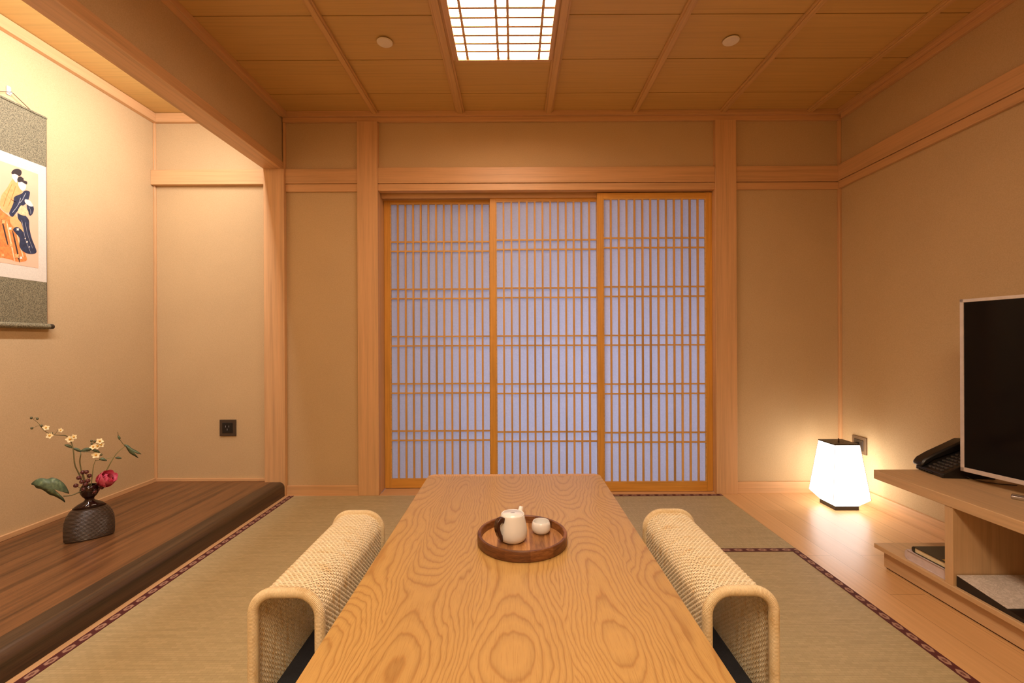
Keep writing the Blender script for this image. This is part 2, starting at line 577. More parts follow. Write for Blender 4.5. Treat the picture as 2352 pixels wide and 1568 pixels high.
# ---- walls
w = MB()
w.box(XL - .1, -.99, D, D + .2, -.05, ZC + .05)
w.box(1.43, XR + .1, D, D + .2, -.05, ZC + .05)
w.box(-.99, 1.43, D + .001, D + .2, DZ + .03, ZC + .05)
struct(w.build('wall_back', 'wall'))
struct(MB().box(XL - .1, XL, Y0 - .1, D, -.05, ZC + .05).build('wall_left', 'wall'))
struct(MB().box(XR, XR + .1, Y0 - .1, D, -.05, ZC + .05).build('wall_right', 'wall'))
struct(MB().box(XL, XR, Y0 - .1, Y0, -.05, ZC + .05).build('wall_front', 'wall'))
struct(MB().box(HX0 + .012, HX1 - .006, Y0, D, ZS + .05, ZC).build('wall_hanging', 'wall'))

# ---- ceiling: boards with dark open joints
c = MB()
pitch = 0.3325
edges = [2.787 - i * pitch for i in range(-1, 14)]
c.box(XL, HX0, Y0, D, ZC, ZC + .05)
y_hi = D
for e in [2.787 - i * pitch for i in range(0, 13)] + [Y0]:
    lo = max(e, Y0)
    if y_hi - lo > .01:
        c.box(HX1, XR, lo + .003, y_hi - .003, ZC, ZC + .0125)
    y_hi = lo
struct(c.build('ceiling', 'ceiling'))
struct(MB().box(HX1, XR, Y0, D, ZC + .0126, ZC + .05).build('ceiling_backing', 'groove'))

tn = [0]


def trim(name_mat, *boxes, bev=0.0015):
    tn[0] += 1
    m = MB()
    for b in boxes: m.box(*b, bev=bev, seg=1)
    return struct(m.build('trim_%d' % tn[0], name_mat))


# ceiling battens
BAT = [-0.9075, -0.345, 0.236, 0.805, 1.382, 1.955]
for i, x in enumerate(BAT):
    wd = 0.028 if i in (1, 2) else 0.021
    trim('ceil_batten', (x - wd, x + wd, Y0, D - .035, ZC - .014, ZC), (x - wd * .62, x + wd * .62, Y0, D - .035, ZC - .022, ZC - .014))
# crown of the room
trim('hinoki_x', (HX1, XR, D - .042, D, ZC - .032, ZC), (HX1, XR, D - .022, D, ZC - .062, ZC - .032))
trim('hinoki_y', (XR - .042, XR, Y0, D - .042, ZC - .032, ZC), (XR - .022, XR, Y0, D - .042, ZC - .062, ZC - .032))
trim('hinoki_y', (HX1 - .006, HX1 + .036, Y0, D - .042, ZC - .035, ZC), )
# hanging wall lower beam
trim('hinoki_y', (HX0, HX1, Y0, D, ZS, ZS + .052))
# alcove crown
trim('hinoki_y', (XL, XL + .03, Y0, D, ZC - .06, ZC - .002))
trim('hinoki_x', (XL + .03, HX0, D - .03, D, ZC - .06, ZC - .002))
# posts on the back wall
trim('hinoki_z', (HX0, -1.508, D - .035, D, 0.0, ZS))             # alcove post
trim('hinoki_z', (HX1, -1.508, D - .018, D, ZS, ZC - .062))
trim('hinoki_z', (-1.029, DX0, D - .03, D + .15, 0, ZC - .062))
trim('hinoki_z', (DX1, 1.473, D - .03, D + .15, 0, ZC - .062))
trim('hinoki_z', (XR - .018, XR, D - .018, D, 0, ZC - .062))
trim('hinoki_z', (XL, XL + .014, D - .014, D, 0.09, ZC - .06))
# nageshi rails
zt, zb, zk = 2.166, 2.060, 2.012
trim('hinoki_x', (XL, HX0, D - .034, D, 2.055, 2.152))
trim('hinoki_x', (-1.508, -1.029, D - .022, D, 2.062, 2.158))
trim('hinoki_x', (-1.508, -1.029, D - .014, D, 2.010, 2.060))
trim('hinoki_x', (DX0, DX1, D - .024, D, 2.060, 2.164))
trim('hinoki_x', (DX0, DX1, D - .020, D + .03, zk, 2.057))
trim('hinoki_x', (1.473, XR - .018, D - .022, D, 2.062, 2.164))
trim('hinoki_x', (1.473, XR - .018, D - .014, D, 2.012, 2.059))
trim('hinoki_y', (XR - .026, XR, Y0, D - .018, 2.066, 2.168), (XR - .020, XR, Y0, D - .018, 2.016, 2.063))
# dark head track and sill of the sliding screens
trim('hinoki_x', (DX0, DX1, D + .055, D + .065, 1.985, DZ + .03), (DX0, DX1, D + .098, D + .102, 1.985, DZ + .03), (DX0, DX1, D + .15, D + .18, 1.96, DZ + .03))
trim('hinoki_x', (DX0, DX1, D - .03, D + .18, -.04, 0.0))
trim('hinoki_x', (HX1, DX0, D - .03, D + .01, -.04, 0.0), (DX1, 1.362, D - .03, D + .01, -.04, 0.0))
# skirtings
struct(MB().box(-1.508, -1.029, D - .016, D, 0, .062, .001, 1).build('baseboard_back_left', 'hinoki_x'))
struct(MB().box(1.473, XR - .018, D - .016, D, 0, .075, .001, 1).build('baseboard_back_right', 'hinoki_x'))
struct(MB().box(XR - .016, XR, Y0, D - .018, 0, .085, .001, 1).build('baseboard_right', 'hinoki_y'))
struct(MB().box(XL, XL + .014, Y0, D - .014, .0935, .117, .001, 1).build('baseboard_alcove_left', 'hinoki_y'))
struct(MB().box(XL + .014, HX0, D - .012, D, .0935, .112, .001, 1).build('baseboard_alcove_back', 'hinoki_x'))

# ---- floor
struct(MB().box(XL, XR, Y0, D + .2, -.09, -.055).build('floor', 'hinoki_y'))
struct(MB().box(1.362, XR, Y0, D, -.055, 0).build('floor_planks', 'planks'))
struct(MB().box(-1.512, -1.487, Y0, D - .03, -.055, 0.002, .001, 1).build('trim_%d' % (tn[0] + 1), 'hinoki_y'))

# alcove platform: board with rounded front edge
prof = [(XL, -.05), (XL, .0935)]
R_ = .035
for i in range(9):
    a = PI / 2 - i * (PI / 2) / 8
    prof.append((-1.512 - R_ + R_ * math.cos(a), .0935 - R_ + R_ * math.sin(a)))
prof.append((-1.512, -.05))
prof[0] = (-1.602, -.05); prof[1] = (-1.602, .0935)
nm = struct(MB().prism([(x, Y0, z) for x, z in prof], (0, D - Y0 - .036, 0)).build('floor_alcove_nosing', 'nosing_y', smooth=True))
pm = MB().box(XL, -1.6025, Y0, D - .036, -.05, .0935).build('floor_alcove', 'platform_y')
struct(pm, 'reddish brown raised alcove floor board')
struct(MB().box(XL, -1.6025, D - .036, D, 0, .0933).build('floor_alcove_edge', 'platform_y'))

# ------------------------------------------------------------------ sliding paper screens
PW, PH = 0.77, 2.003


def make_door(n, x0, y):
    e = bpy.data.objects.new('door_%d' % n, None); COL.objects.link(e); e.location = (x0, y, 0.003)
    struct(e, ['left', 'middle', 'right'][n - 1] + ' sliding paper screen with fine wooden lattice')
    st = .040; br_, tr = .064, .037; th = .028
    MB().box(0, st, 0, th, 0, PH, .0012, 1).build('stile', 'door_z', e)
    MB().box(PW - st, PW, 0, th, 0, PH, .0012, 1).build('stile', 'door_z', e)
    MB().box(st, PW - st, .001, th, 0, br_, .0012, 1).build('bottom_rail', 'door_x', e)
    MB().box(st, PW - st, .001, th, PH - tr, PH, .0012, 1).build('top_rail', 'door_x', e)
    v = MB(); lw = PW - 2 * st; g = lw / 13
    for i in range(1, 13):
        x = st + g * i
        v.box(x - .0060, x + .0060, .004, .0165, br_, PH - tr - .0071)
    h = MB(); ztop = 1.671
    for i in range(5):
        for dz in (.0325, -.0325):
            z = ztop - .327 * i + dz - .003
            h.box(st, PW - st, .0055, .017, z - .0050, z + .0050)
    h.box(st, PW - st, .003, .0172, PH - tr - .007, PH - tr)
    h.box(st, st + .006, .0034, .0168, br_, PH - tr - .0072); h.box(PW - st - .006, PW - st, .0034, .0168, br_, PH - tr - .0072)
    v.build('lattice_bars', 'lattice_v', e)
    h.build('lattice_rails', 'lattice_h', e)
    MB().box(st, PW - st, .0205, .0212, br_, PH - tr).build('paper', 'paper', e)


make_door(1, -0.892, D + .112)
make_door(2, -0.159, D + .066)
make_door(3, 0.563, D + .022)


# ------------------------------------------------------------------ tatami
def mat(x0, x1, y0, y1, label, sides, rot):
    t = thing('tatami_mat', label, 'tatami mat', ((x0 + x1) / 2, (y0 + y1) / 2, -.054), 0, 'tatami mats covering the floor')
    hx, hy = (x1 - x0) / 2, (y1 - y0) / 2
    o = MB().box(-hx + .001, hx - .001, -hy + .001, hy - .001, 0, .054).build('rush_cover', 'tatami' if not rot else 'tatami_r', t)
    bw = .034
    for sd in sides:
        if sd == 'l': q = [(-hx + .001, -hy + .001), (-hx + bw, -hy + .001), (-hx + bw, hy - .001), (-hx + .001, hy - .001)]
        if sd == 'r': q = [(hx - bw, -hy + .001), (hx - .001, -hy + .001), (hx - .001, hy - .001), (hx - bw, hy - .001)]
        if sd == 'f': q = [(-hx, -hy + .001), (hx, -hy + .001), (hx, -hy + bw), (-hx, -hy + bw)]
        if sd == 'b': q = [(-hx, hy - bw), (hx, hy - bw), (hx, hy - .001), (-hx, hy - .001)]
        x_0, x_1 = q[0][0], q[2][0]; y_0, y_1 = q[0][1], q[2][1]
        m = MB(); m.box(x_0, x_1, y_0, y_1, .0541, .0555)
        b = m.build('cloth_border', 'border', t)
        uv = b.data.uv_layers.new(name='UVMap')
        for lp in b.data.loops:
            co = b.data.vertices[lp.vertex_index].co
            if sd in 'lr': uv.data[lp.index].uv = ((co.y) / .058, (co.x - x_0) / (x_1 - x_0))
            else: uv.data[lp.index].uv = ((co.x) / .058, (co.y - y_0) / (y_1 - y_0))
    return t


mr = M['tatami'].copy(); mr.name = 'tatami_rush_turned'; M['tatami_r'] = mr
for nd in mr.node_tree.nodes:
    if nd.type == 'MAPPING': nd.inputs['Rotation'].default_value = (0, 0, PI / 2)
YS = 2.172
mat(-1.487, -0.545, 1.10, D - .03, 'long tatami mat along the dark alcove step, behind the left rattan chair', 'lr', False)
mat(-0.545, 1.362, YS, D - .03, 'tatami mat lying crosswise in front of the paper screens', 'fb', True)
mat(0.405, 1.362, YS - 1.9, YS, 'tatami mat beside the wooden floor, under the right rattan chair', 'lr', False)
mat(-0.545, 0.405, YS - 1.9, YS, 'tatami mat under the long wooden table', 'lr', False)
mat(-1.487, -0.545, -0.80, 1.10, 'tatami mat in the near left corner beside the alcove step', 'lr', False)

# ------------------------------------------------------------------ ceiling lamp
LX0, LX1, LY0, LY1 = -.288, .192, 1.02, 2.425
lc = ((LX0 + LX1) / 2, (LY0 + LY1) / 2)
t = thing('ceiling_lamp', 'square-latticed glowing ceiling lamp set between two battens', 'ceiling lamp', (lc[0], lc[1], ZC))
hx, hy = (LX1 - LX0) / 2, (LY1 - LY0) / 2
MB().box(-hx, hx, -hy, hy, -.004, -.001).build('diffuser', 'lamp_glow', t)
g = MB()
for xx in (-.238, -.075, -.0216, .140):
    g.box(xx - lc[0] - .006, xx - lc[0] + .006, -hy, hy, -.018, -.008)
yy = 2.425 - .0613
while yy > LY0:
    g.box(-hx, hx, yy - lc[1] - .006, yy - lc[1] + .006, -.016, -.007); yy -= .0613
g.build('lattice', 'hinoki_x', t)
f = MB()
f.box(-hx - .012, hx + .012, hy, hy + .016, -.022, -.001); f.box(-hx - .012, hx + .012, -hy - .016, -hy, -.022, -.001)
f.box(-hx - .028, -hx, -hy, hy, -.0225, -.001); f.box(hx, hx + .018, -hy, hy, -.0225, -.001)
f.build('frame', 'hinoki_y', t)

# ceiling sensors
for i, x in enumerate((-.645, 1.105)):
    lab = ('left', 'right')[i]
    t = thing('ceiling_sensor', 'round cream ceiling sensor disc to the %s of the lattice lamp' % lab, 'sensor', (x, 2.300, ZC), 0, 'round sensor discs in the ceiling')
    MB().lathe([(0, -.012), (.036, -.012), (.0395, -.009), (.0395, -.006), (0, -.006)], 40).build('cover', 'white_plastic', t, smooth=True)
    MB().lathe([(0, -.006), (.033, -.006), (.033, 0), (0, 0)], 32).build('collar', 'groove', t, smooth=True)

# ------------------------------------------------------------------ table
HT = .35
t = thing('low_table', 'long low ash wood table with bold grain in the room centre', 'table', (0, 1.34, 0))
m = MB()
x_0, x_1, y_0, y_1 = -.423, .4225, -.90, .924
yb = y_1 - .034
top = [(x_0, y_0), (x_1, y_0), (x_1, yb), (x_0, yb)]
end = [(x_0, yb), (x_1, yb), (x_1, yb + .006), (x_1 - .022, y_1), (x_0 + .022, y_1), (x_0, yb + .006)]
m.prism([(x, y, HT - .045) for x, y in top], (0, 0, .045))
m.build('tabletop', 'table', t, bevel=.002)
MB().prism([(x, y, HT - .045) for x, y in end], (0, 0, .0455)).build('edge_band', 'table_end', t, bevel=.002)
for sx in (-1, 1):
    for sy in (-.80, .72):
        MB().box(sx * .33 - .04, sx * .33 + .04, sy - .04, sy + .04, .0016, HT - .046, .004).build('leg', 'table', t)

# ------------------------------------------------------------------ rattan floor chairs
def arch_path(step):
    xo, xi, zt_ = -.083, .083, .384
    r1, r2 = .052, .060
    pts = []
    def line(a, b):
        L = (Vector(b) - Vector(a)).length; n = max(2, int(L / .004))
        for i in range(n): pts.append(Vector(a).lerp(Vector(b), i / n))
    def arc(cx, cz, r, a0, a1):
        n = max(4, int(abs(a1 - a0) * r / .004))
        for i in range(n):
            a = a0 + (a1 - a0) * i / n; pts.append(Vector((cx + r * math.cos(a), cz + r * math.sin(a))))
    line((xo, .016), (xo, zt_ - r1)); arc(xo + r1, zt_ - r1, r1, PI, PI / 2)
    line((xo + r1, zt_), (xi - r2, zt_)); arc(xi - r2, zt_ - r2, r2, PI / 2, 0)
    line((xi, zt_ - r2), (xi, .128)); pts.append(Vector((xi, .128)))
    # resample evenly
    out = [pts[0]]; acc = 0; S = [0]
    for a, b in zip(pts, pts[1:]): S.append(S[-1] + (b - a).length)
    L = S[-1]; n = int(L / step); j = 0; res = []
    for i in range(n + 1):
        s_ = L * i / n
        while j < len(S) - 2 and S[j + 1] < s_: j += 1
        f_ = (s_ - S[j]) / (S[j + 1] - S[j]); res.append(pts[j].lerp(pts[j + 1], f_))
    return res, L


def raw_mesh(name, verts, faces, mat_, parent):
    me = bpy.data.meshes.new(name); me.from_pydata(verts, [], faces); me.update()
    me.polygons.foreach_set('use_smooth', [True] * len(me.polygons))
    o = bpy.data.objects.new(name, me); COL.objects.link(o); me.materials.append(M[mat_]); o.parent = parent
    return o


def make_chair(label, loc, rz):
    t = thing('rattan_floor_chair', label, 'floor chair', loc, rz, 'rattan floor chairs at the low table')
    PIT = .0066
    res, L = arch_path(PIT / 4)
    N = len(res)
    nrm = []
    for i in range(N):
        d = res[min(i + 1, N - 1)] - res[max(i - 1, 0)]
        nrm.append(Vector((-d.y, d.x)).normalized())
    rows = 64; hy = .252; dy = 2 * hy / rows
    verts = []; faces = []; K = 6
    for r in range(rows):
        y = -hy + dy * (r + .5) + (.00045 if r % 2 == 0 else -.00045); sg = 1 if r % 2 else -1
        jit = [random.uniform(-.0006, .0006) for _ in range(N // 16 + 2)]
        b0 = len(verts)
        for i in range(N):
            off = sg * math.cos(PI * i / 4) * .0016
            jj = jit[i // 16] * (1 - (i % 16) / 16) + jit[i // 16 + 1] * (i % 16) / 16
            p = res[i]; nn = nrm[i]
            for q in range(K):
                a = 2 * PI * q / K
                on = off + .0016 * math.sin(a); oy = .00345 * math.cos(a) + jj * .4
                verts.append((p.x + nn.x * on, y + oy, p.y + nn.y * on))
        for i in range(N - 1):
            for q in range(K):
                a = b0 + i * K + q; b = b0 + i * K + (q + 1) % K
                faces.append((a, b, b + K, a + K))
    # stakes the strands are woven round
    for i in range(0, N, 4):
        b0 = len(verts); p = res[i]
        for yy_ in (-hy - .01, hy + .01):
            for q in range(5):
                a = 2 * PI * q / 5
                verts.append((p.x + .0012 * math.cos(a), yy_, p.y + .0012 * math.sin(a)))
        for q in range(5):
            faces.append((b0 + q, b0 + (q + 1) % 5, b0 + 5 + (q + 1) % 5, b0 + 5 + q))
    raw_mesh('woven_shell', verts, faces, 'rattan', t)
    # wrapped end frames
    res2, L2 = arch_path(.0006)
    for yy_ in (-.262, .262):
        m = MB()
        rad = [.0126 + .0006 * math.sin(2 * PI * i / 5.2) for i in range(len(res2))]
        m.tube([(p.x, yy_, p.y) for p in res2], rad, 12)
        m.build('wrapped_frame', 'rattan_wrap', t, smooth='all')
    # lower binding along the sides
    MB().tube([(-.083, -.262, .016), (-.083, .262, .016)], .012, 10).build('base_binding', 'rattan_wrap', t, smooth='all')
    MB().tube([(.083, -.262, .128), (.083, .262, .128)], .010, 10).build('base_binding', 'rattan_wrap', t, smooth='all')
    MB().box(-.068, .34, -.245, .245, .002, .115, .022, 4).build('seat_cushion', 'cushion', t, smooth=True)['label'] = 'dark navy seat cushion'
    return t


chair = make_chair('rattan floor chair to the left of the long table, near the alcove', (-.567, 1.392, 0), 0)
c2 = copy_tree(chair)
c2.location = (.560, 1.392, 0); c2.rotation_euler = (0, 0, PI)
c2['label'] = 'rattan floor chair to the right of the long table, near the wooden floor'

# ------------------------------------------------------------------ tray, teapot, cup
TX, TY = .025, 1.490
t = thing('round_tray', 'round brown wooden tray with raised rim on the table', 'tray', (TX, TY, HT))
MB().lathe([(0, .0005), (.140, .0005), (.140, .010), (0, .010)], 72).build('base', 'acacia', t, smooth=True)
MB().lathe([(.1395, .0005), (.145, .002), (.1465, .008), (.1465, .031), (.1445, .034), (.1375, .034), (.1352, .032), (.1345, .010), (.1395, .0085), (.1395, .0005)], 96).build('rim', 'acacia_rim', t, smooth=True)
t = thing('teapot', 'small white porcelain teapot with dark wooden handle on the tray', 'teapot', (-.006, 1.478, HT + .0102))
MB().lathe([(0, 0), (.028, 0), (.034, .002), (.0415, .008), (.0462, .019), (.0470, .030), (.0455, .045), (.0425, .062), (.0392, .078), (.0378, .086), (.0366, .0882), (.0352, .0875), (.0345, .0860), (0, .0855)], 64).build('body', 'porcelain', t, smooth='all')
lid = MB().lathe([(0, .0856), (.033, .0856), (.034, .0868), (.033, .0882), (0, .0888)], 48).build('lid', 'porcelain', t, smooth='all')
mk = MB().box(-.008, .008, .002, .004, .08885, .0892); mk.box(-.006, .006, -.001, .001, .08885, .0892); mk.box(-.004, .004, .005, .0065, .0888, .0892)
mk.build('printed_mark', 'greymark', lid)
sp = MB(); sd = Vector((.50, .866, 0))
pts = [Vector((0, 0, .060)) + sd * .036, Vector((0, 0, .070)) + sd * .044, Vector((0, 0, .080)) + sd * .051, Vector((0, 0, .093)) + sd * .057]
sp.tube(pts, [.0125, .0098, .0078, .0066], 20); sp.build('spout', 'porcelain', t, smooth='all')
hd = Vector((-.78, -.626, 0)); hs = Vector((.626, -.78, 0))
outer = [(.037, .082), (.046, .0855), (.055, .084), (.0625, .076), (.0655, .064), (.065, .050), (.060, .034), (.053, .020), (.0475, .016)]
inner = [(.0475, .030), (.051, .040), (.0535, .052), (.0525, .063), (.0495, .070), (.0435, .071), (.0415, .066)]
loop = outer[:]
m = MB()
poly = [(r, z) for r, z in outer] + [(.0462, .022)] + inner + [(.040, .068)]
ring_o = [(.036, .083), (.046, .087), (.058, .085), (.067, .076), (.070, .062), (.068, .047), (.062, .031), (.053, .016), (.0445, .010)]
ring_i = [(.040, .066), (.045, .0690), (.0505, .0690), (.0555, .065), (.0565, .058), (.0550, .050), (.0520, .040), (.0490, .034), (.0465, .031)]
n_ = len(ring_o); vs = []; fs = []
for sgn in (-1, 1):
    for (r, z) in ring_o: vs.append(hd * r + hs * sgn * .0085 + Vector((0, 0, z)))
    for (r, z) in ring_i: vs.append(hd * r + hs * sgn * .0085 + Vector((0, 0, z)))
for i in range(n_ - 1):
    a = i; b = i + 1; o2 = 2 * n_
    fs += [(a, b, b + n_, a + n_), (o2 + a, o2 + a + n_, o2 + b + n_, o2 + b), (a, a + o2, b + o2, b), (a + n_, b + n_, b + n_ + o2, a + n_ + o2)]
fs += [(0, n_, n_ + 2 * n_, 2 * n_), (n_ - 1, 3 * n_ - 1, 4 * n_ - 1, 2 * n_ - 1)]
m.pyd(vs, fs); ho = m.build('handle', 'handle_wood', t, smooth=True, bevel=.0025); ho['label'] = 'dark wooden loop handle'
t = MB().lathe([(0, 0), (.020, 0), (.026, .003), (.0305, .010), (.0322, .019), (.0308, .030), (.0275, .0385), (.0268, .0390), (.0260, .0383), (.0288, .030), (.0300, .019), (.0280, .011), (.020, .006), (0, .005)], 56).build('tea_cup', 'porcelain', smooth='all')
t.location = (.0895, 1.540, HT + .0102)
tag(t, 'small white round tea cup beside the teapot on the tray', 'cup')

# ------------------------------------------------------------------ paper lantern
t = thing('floor_lantern', 'glowing white paper lantern on the wooden floor in the corner', 'lamp', (1.973, 2.768, 0))
def ring(hw, z): return [(-hw, -hw, z), (hw, -hw, z), (hw, hw, z), (-hw, hw, z)]
LV = [(.068, .024), (.110, .072), (.0735, .386)]
v = []; fc = []
for hw, z in LV: v += ring(hw, z)
for i in range(2):
    for j in range(4):
        a = i * 4 + j; b = i * 4 + (j + 1) % 4; fc.append((a, b, b + 4, a + 4))
MB().pyd(v, fc).build('shade', 'lantern_glow', t)
fr = MB()
for j in range(4):
    p = [ring(hw + .0006, z)[j] for hw, z in LV]
    fr.tube(p[1:], .0013, 6)
pr = ring(.1108, .072)
fr.build('frame_wire', 'lantern_frame', t)
MB().box(-.070, .070, -.070, .070, 0, .024, .001, 1).build('base', 'black_metal', t)
MB().box(-.075, .075, -.075, .075, .386, .393, .001, 1).build('cap', 'black_metal', t)
MB().lathe([(0, .393), (.004, .393), (.004, .408), (.0015, .415), (0, .415)], 12).build('finial', 'handle_wood', t, smooth=True)

# ------------------------------------------------------------------ sockets
t = thing('wall_socket', 'dark brown square power socket low on the alcove back wall', 'socket', (-1.902, D, .447))
MB().box(-.054, .054, -.009, 0, -.054, .054, .002, 2).build('plate', 'brown_plastic', t)
MB().box(-.034, .034, -.013, -.008, -.034, .034, .002, 2).build('insert', 'black_plastic', t)
sl = MB(); sl.box(-.012, -.0095, -.0138, -.012, .004, .016); sl.box(.0095, .012, -.0138, -.012, .004, .016); sl.box(-.0015, .0015, -.0138, -.012, -.016, -.004)
sl.build('pin_slot', 'greymark', t)
t = thing('wall_socket', 'bronze power socket on the right wall behind the glowing lantern', 'socket', (XR, 2.860, .352))
MB().box(-.009, 0, -.058, .058, -.053, .053, .002, 2).build('plate', 'tan_plastic', t)
MB().box(-.014, -.008, -.036, .036, -.034, .034, .002, 2).build('insert', 'brown_plastic', t)
MB().box(-.040, -.014, -.012, .016, -.012, .016, .004, 2).build('plug', 'black_plastic', t)

# ------------------------------------------------------------------ tv cabinet
CX, CZ, CY1, CY0 = 1.610, .427, 2.040, .35
XB = XR - .018
t = thing('tv_cabinet', 'low pale oak television cabinet along the right wall', 'cabinet', (CX, CY1, 0))
def cb(name, x0, x1, y0, y1, z0, z1, mt, bev=.0025):
    return MB().box(x0 - CX, x1 - CX, y0 - CY1, y1 - CY1, z0, z1, bev, 2).build(name, mt, t)
cb('top', CX, XB, CY0, CY1, CZ - .040, CZ, 'cab_y')
cb('lower_shelf', CX, XB, CY0, CY1, .079, .099, 'cab_y')
cb('plinth', CX + .026, XB, CY0, CY1 - .024, .006, .079, 'cab_y', .001)
cb('divider', CX + .004, XB, 1.676, 1.708, .099, CZ - .040, 'cab_z', .001)
cb('end_panel', CX + .004, XB, CY0 + .02, CY0 + .052, .099, CZ - .040, 'cab_z', .001)
cb('back_panel', XB - .03, XB - .018, CY0 + .052, 1.676, .099, CZ - .040, 'cab_y', 0)
cb('toe_gap_shade', CX + .032, XB, CY0, CY1 - .030, 0, .006, 'groove', 0)  # dark strip painted in for the shaded gap under the plinth

def book(name, label, loc, rz, dx, dy, h, cover, pages):
    """lies flat; spine at +y end"""
    b = thing(name, label, 'book', loc, rz)
    c_ = .0025
    cv = MB(); cv.box(0, dx, 0, dy, 0, c_); cv.box(0, dx, 0, dy, h - c_, h)
    # rounded spine
    pts = [(0, dy - .004 + .012 * math.sin(PI * i / 14), h * .5 - h * .498 * math.cos(PI * i / 14)) for i in range(15)]
    cv.prism([(0, dy - .004, 0)] + pts + [(0, dy - .004, h)], (dx, 0, 0))
    cv.build('cover', cover, b)
    MB().box(.004, dx - .004, .004, dy - .003, c_, h - c_).build('pages', pages, b)
    return b

book('book', 'thick pale book with pinkish pages, lowest on the cabinet shelf', (CX + .014, 1.712, .0992), 0, .21, .176, .040, 'book_lav', 'book_lav')
b2 = book('book', 'black book with cream pages, lying on the pale book', (CX + .018, 1.714, .1395), 0, .20, .145, .024, 'book_black', 'pages')
MB().box(.010, .022, .020, .032, .0241, .0245).build('gold_mark', 'gold', b2)
# wedge-shaped ring binder with marbled lid
t = thing('ring_binder', 'black ring binder with marbled white cover inside the cabinet', 'binder', (CX + .014, 1.672, .0992))
MB().prism([(0, 0, 0), (0, 0, .040), (0, -.26, .006), (0, -.26, 0)], (.30, 0, 0)).build('case', 'black_plastic', t)
MB().prism([(.0, -.001, .0402), (.0, -.001, .0422), (.0, -.172, .0202), (.0, -.172, .0180)], (.30, 0, 0)).build('cover', 'marble', t)
t = book('book', 'maroon book lying in the cabinet beside the marbled binder', (CX + .03, 1.12, .0992), 0, .26, .24, .030, 'maroon', 'maroon')

# ------------------------------------------------------------------ television
th = math.radians(-78)
tw, tz0, tz1 = 1.15, .469 - CZ, 1.171 - CZ
t = thing('television', 'large flat television with thin silver bezel on the oak cabinet', 'television', (1.8355 + .575 * math.sin(math.radians(12)), 1.87 - .575 * math.cos(math.radians(12)), CZ), th)
b_ = .013
bz = MB()
bz.box(-tw / 2, tw / 2, -.004, .020, tz0, tz0 + b_ * 1.3); bz.box(-tw / 2, tw / 2, -.004, .020, tz1 - b_, tz1)
bz.box(-tw / 2, -tw / 2 + b_, -.004, .020, tz0, tz1); bz.box(tw / 2 - b_, tw / 2, -.004, .020, tz0, tz1)
bz.build('bezel', 'silver', t, bevel=.001)
MB().box(-tw / 2 + b_, tw / 2 - b_, 0, .006, tz0 + b_ * 1.3, tz1 - b_).build('screen', 'screen', t)
MB().box(-tw / 2 + b_, tw / 2 - b_, .006, .040, tz0 + .01, tz1 - b_, .006).build('back_shell', 'black_plastic', t)
MB().box(-.06, .06, .010, .030, 0.012, tz0 + .05).build('stand_neck', 'chrome', t)
MB().box(-.22, .22, -.075, .10, 0, .012, .004).build('stand_foot', 'chrome', t)

t = tag(MB().box(-.019, .019, -.075, .075, 0, .014, .005, 3).build('remote_control', 'chrome', smooth=True), 'silver remote control on the cabinet top below the screen', 'remote control')
t.location = (1.862, 1.605, CZ + .0005); t.rotation_euler = (0, 0, math.radians(40))

# ------------------------------------------------------------------ telephone
t = thing('desk_telephone', 'black push-button desk telephone at the far cabinet end', 'telephone', (1.905, 1.968, CZ), math.radians(-97))
# local: x left-right as the user sees it, -y towards the user
prof = [(-.105, 0), (-.105, .018), (.055, .098), (.095, .098), (.095, 0)]
MB().prism([(-.072, y, z) for y, z in prof], (.150, 0, 0)).build('body', 'black_plastic', t, bevel=.004)
sl_ = (.098 - .018) / .16
ks = MB()
for r in range(7):
    for q in range(4):
        y = -.088 + r * .0175; x = -.008 + q * .020
        z = .018 + (y + .105) * sl_
        ks.box(x - .0068, x + .0068, y - .005, y + .005, z - .002, z + .005, .001, 1)
ko = ks.build('keypad', 'key_grey', t)
hp = [(-.110, .030), (-.095, .052), (-.055, .078), (.020, .118), (.060, .140), (.090, .140), (.105, .122), (.095, .100), (.060, .096), (.01, .078), (-.05, .052), (-.085, .028), (-.105, .016)]
MB().prism([(-.088, y, z) for y, z in hp], (.056, 0, 0)).build('handset', 'black_plastic', t, smooth=True, bevel=.007)
crd = [Vector((-.062, -.105 - .004 * math.cos(i * .9), .008 + .003 * math.sin(i * .9))) + Vector((.0022 * i, -.00015 * i, 0)) for i in range(40)]
MB().tube(crd, .0022, 6).build('coiled_cord', 'black_plastic', t, smooth='all')
MB().tube([(.078, -.02, .012), (.09, -.01, .006), (.12, .01, .003), (.15, .05, .003), (.16, .10, .003)], .0018, 6).build('line_cord', 'black_plastic', t, smooth='all')

# ------------------------------------------------------------------ hanging scroll
SX = XL + .012
S0, S1 = 1.990, 2.316            # along the wall
t = thing('hanging_scroll', 'hanging scroll with olive brocade and a kimono painting on alcove wall', 'scroll', (SX, (S0 + S1) / 2, 1.09))
hw = (S1 - S0) / 2
def sp_(name, y0, y1, z0, z1, mt, x0=0, x1=.0015):
    return MB().box(x0, x1, y0, y1, z0 - 1.09, z1 - 1.09).build(name, mt, t)
sp_('top_brocade', -hw, hw, 1.905, 2.150, 'brocade')
sp_('bottom_brocade', -hw, hw, 1.10, 1.320, 'brocade')
sp_('silk_mount', -hw, hw, 1.32, 1.905, 'scroll_white')
art = sp_('painting', -hw + .042, hw - .042, 1.385, 1.855, 'scroll_pink', .0016, .0022)
sp_('side_piping', hw - .0015, hw, 1.10, 2.15, 'cord_brown', -.0005, .0022)
MB().box(-.004, .006, -hw - .001, hw + .001, 1.060, 1.068).build('top_rod', 'brocade', t)
MB().tube([(.008, -hw, .006), (.008, hw, .006)], .014, 16).build('bottom_roller', 'brocade', t, smooth=True)
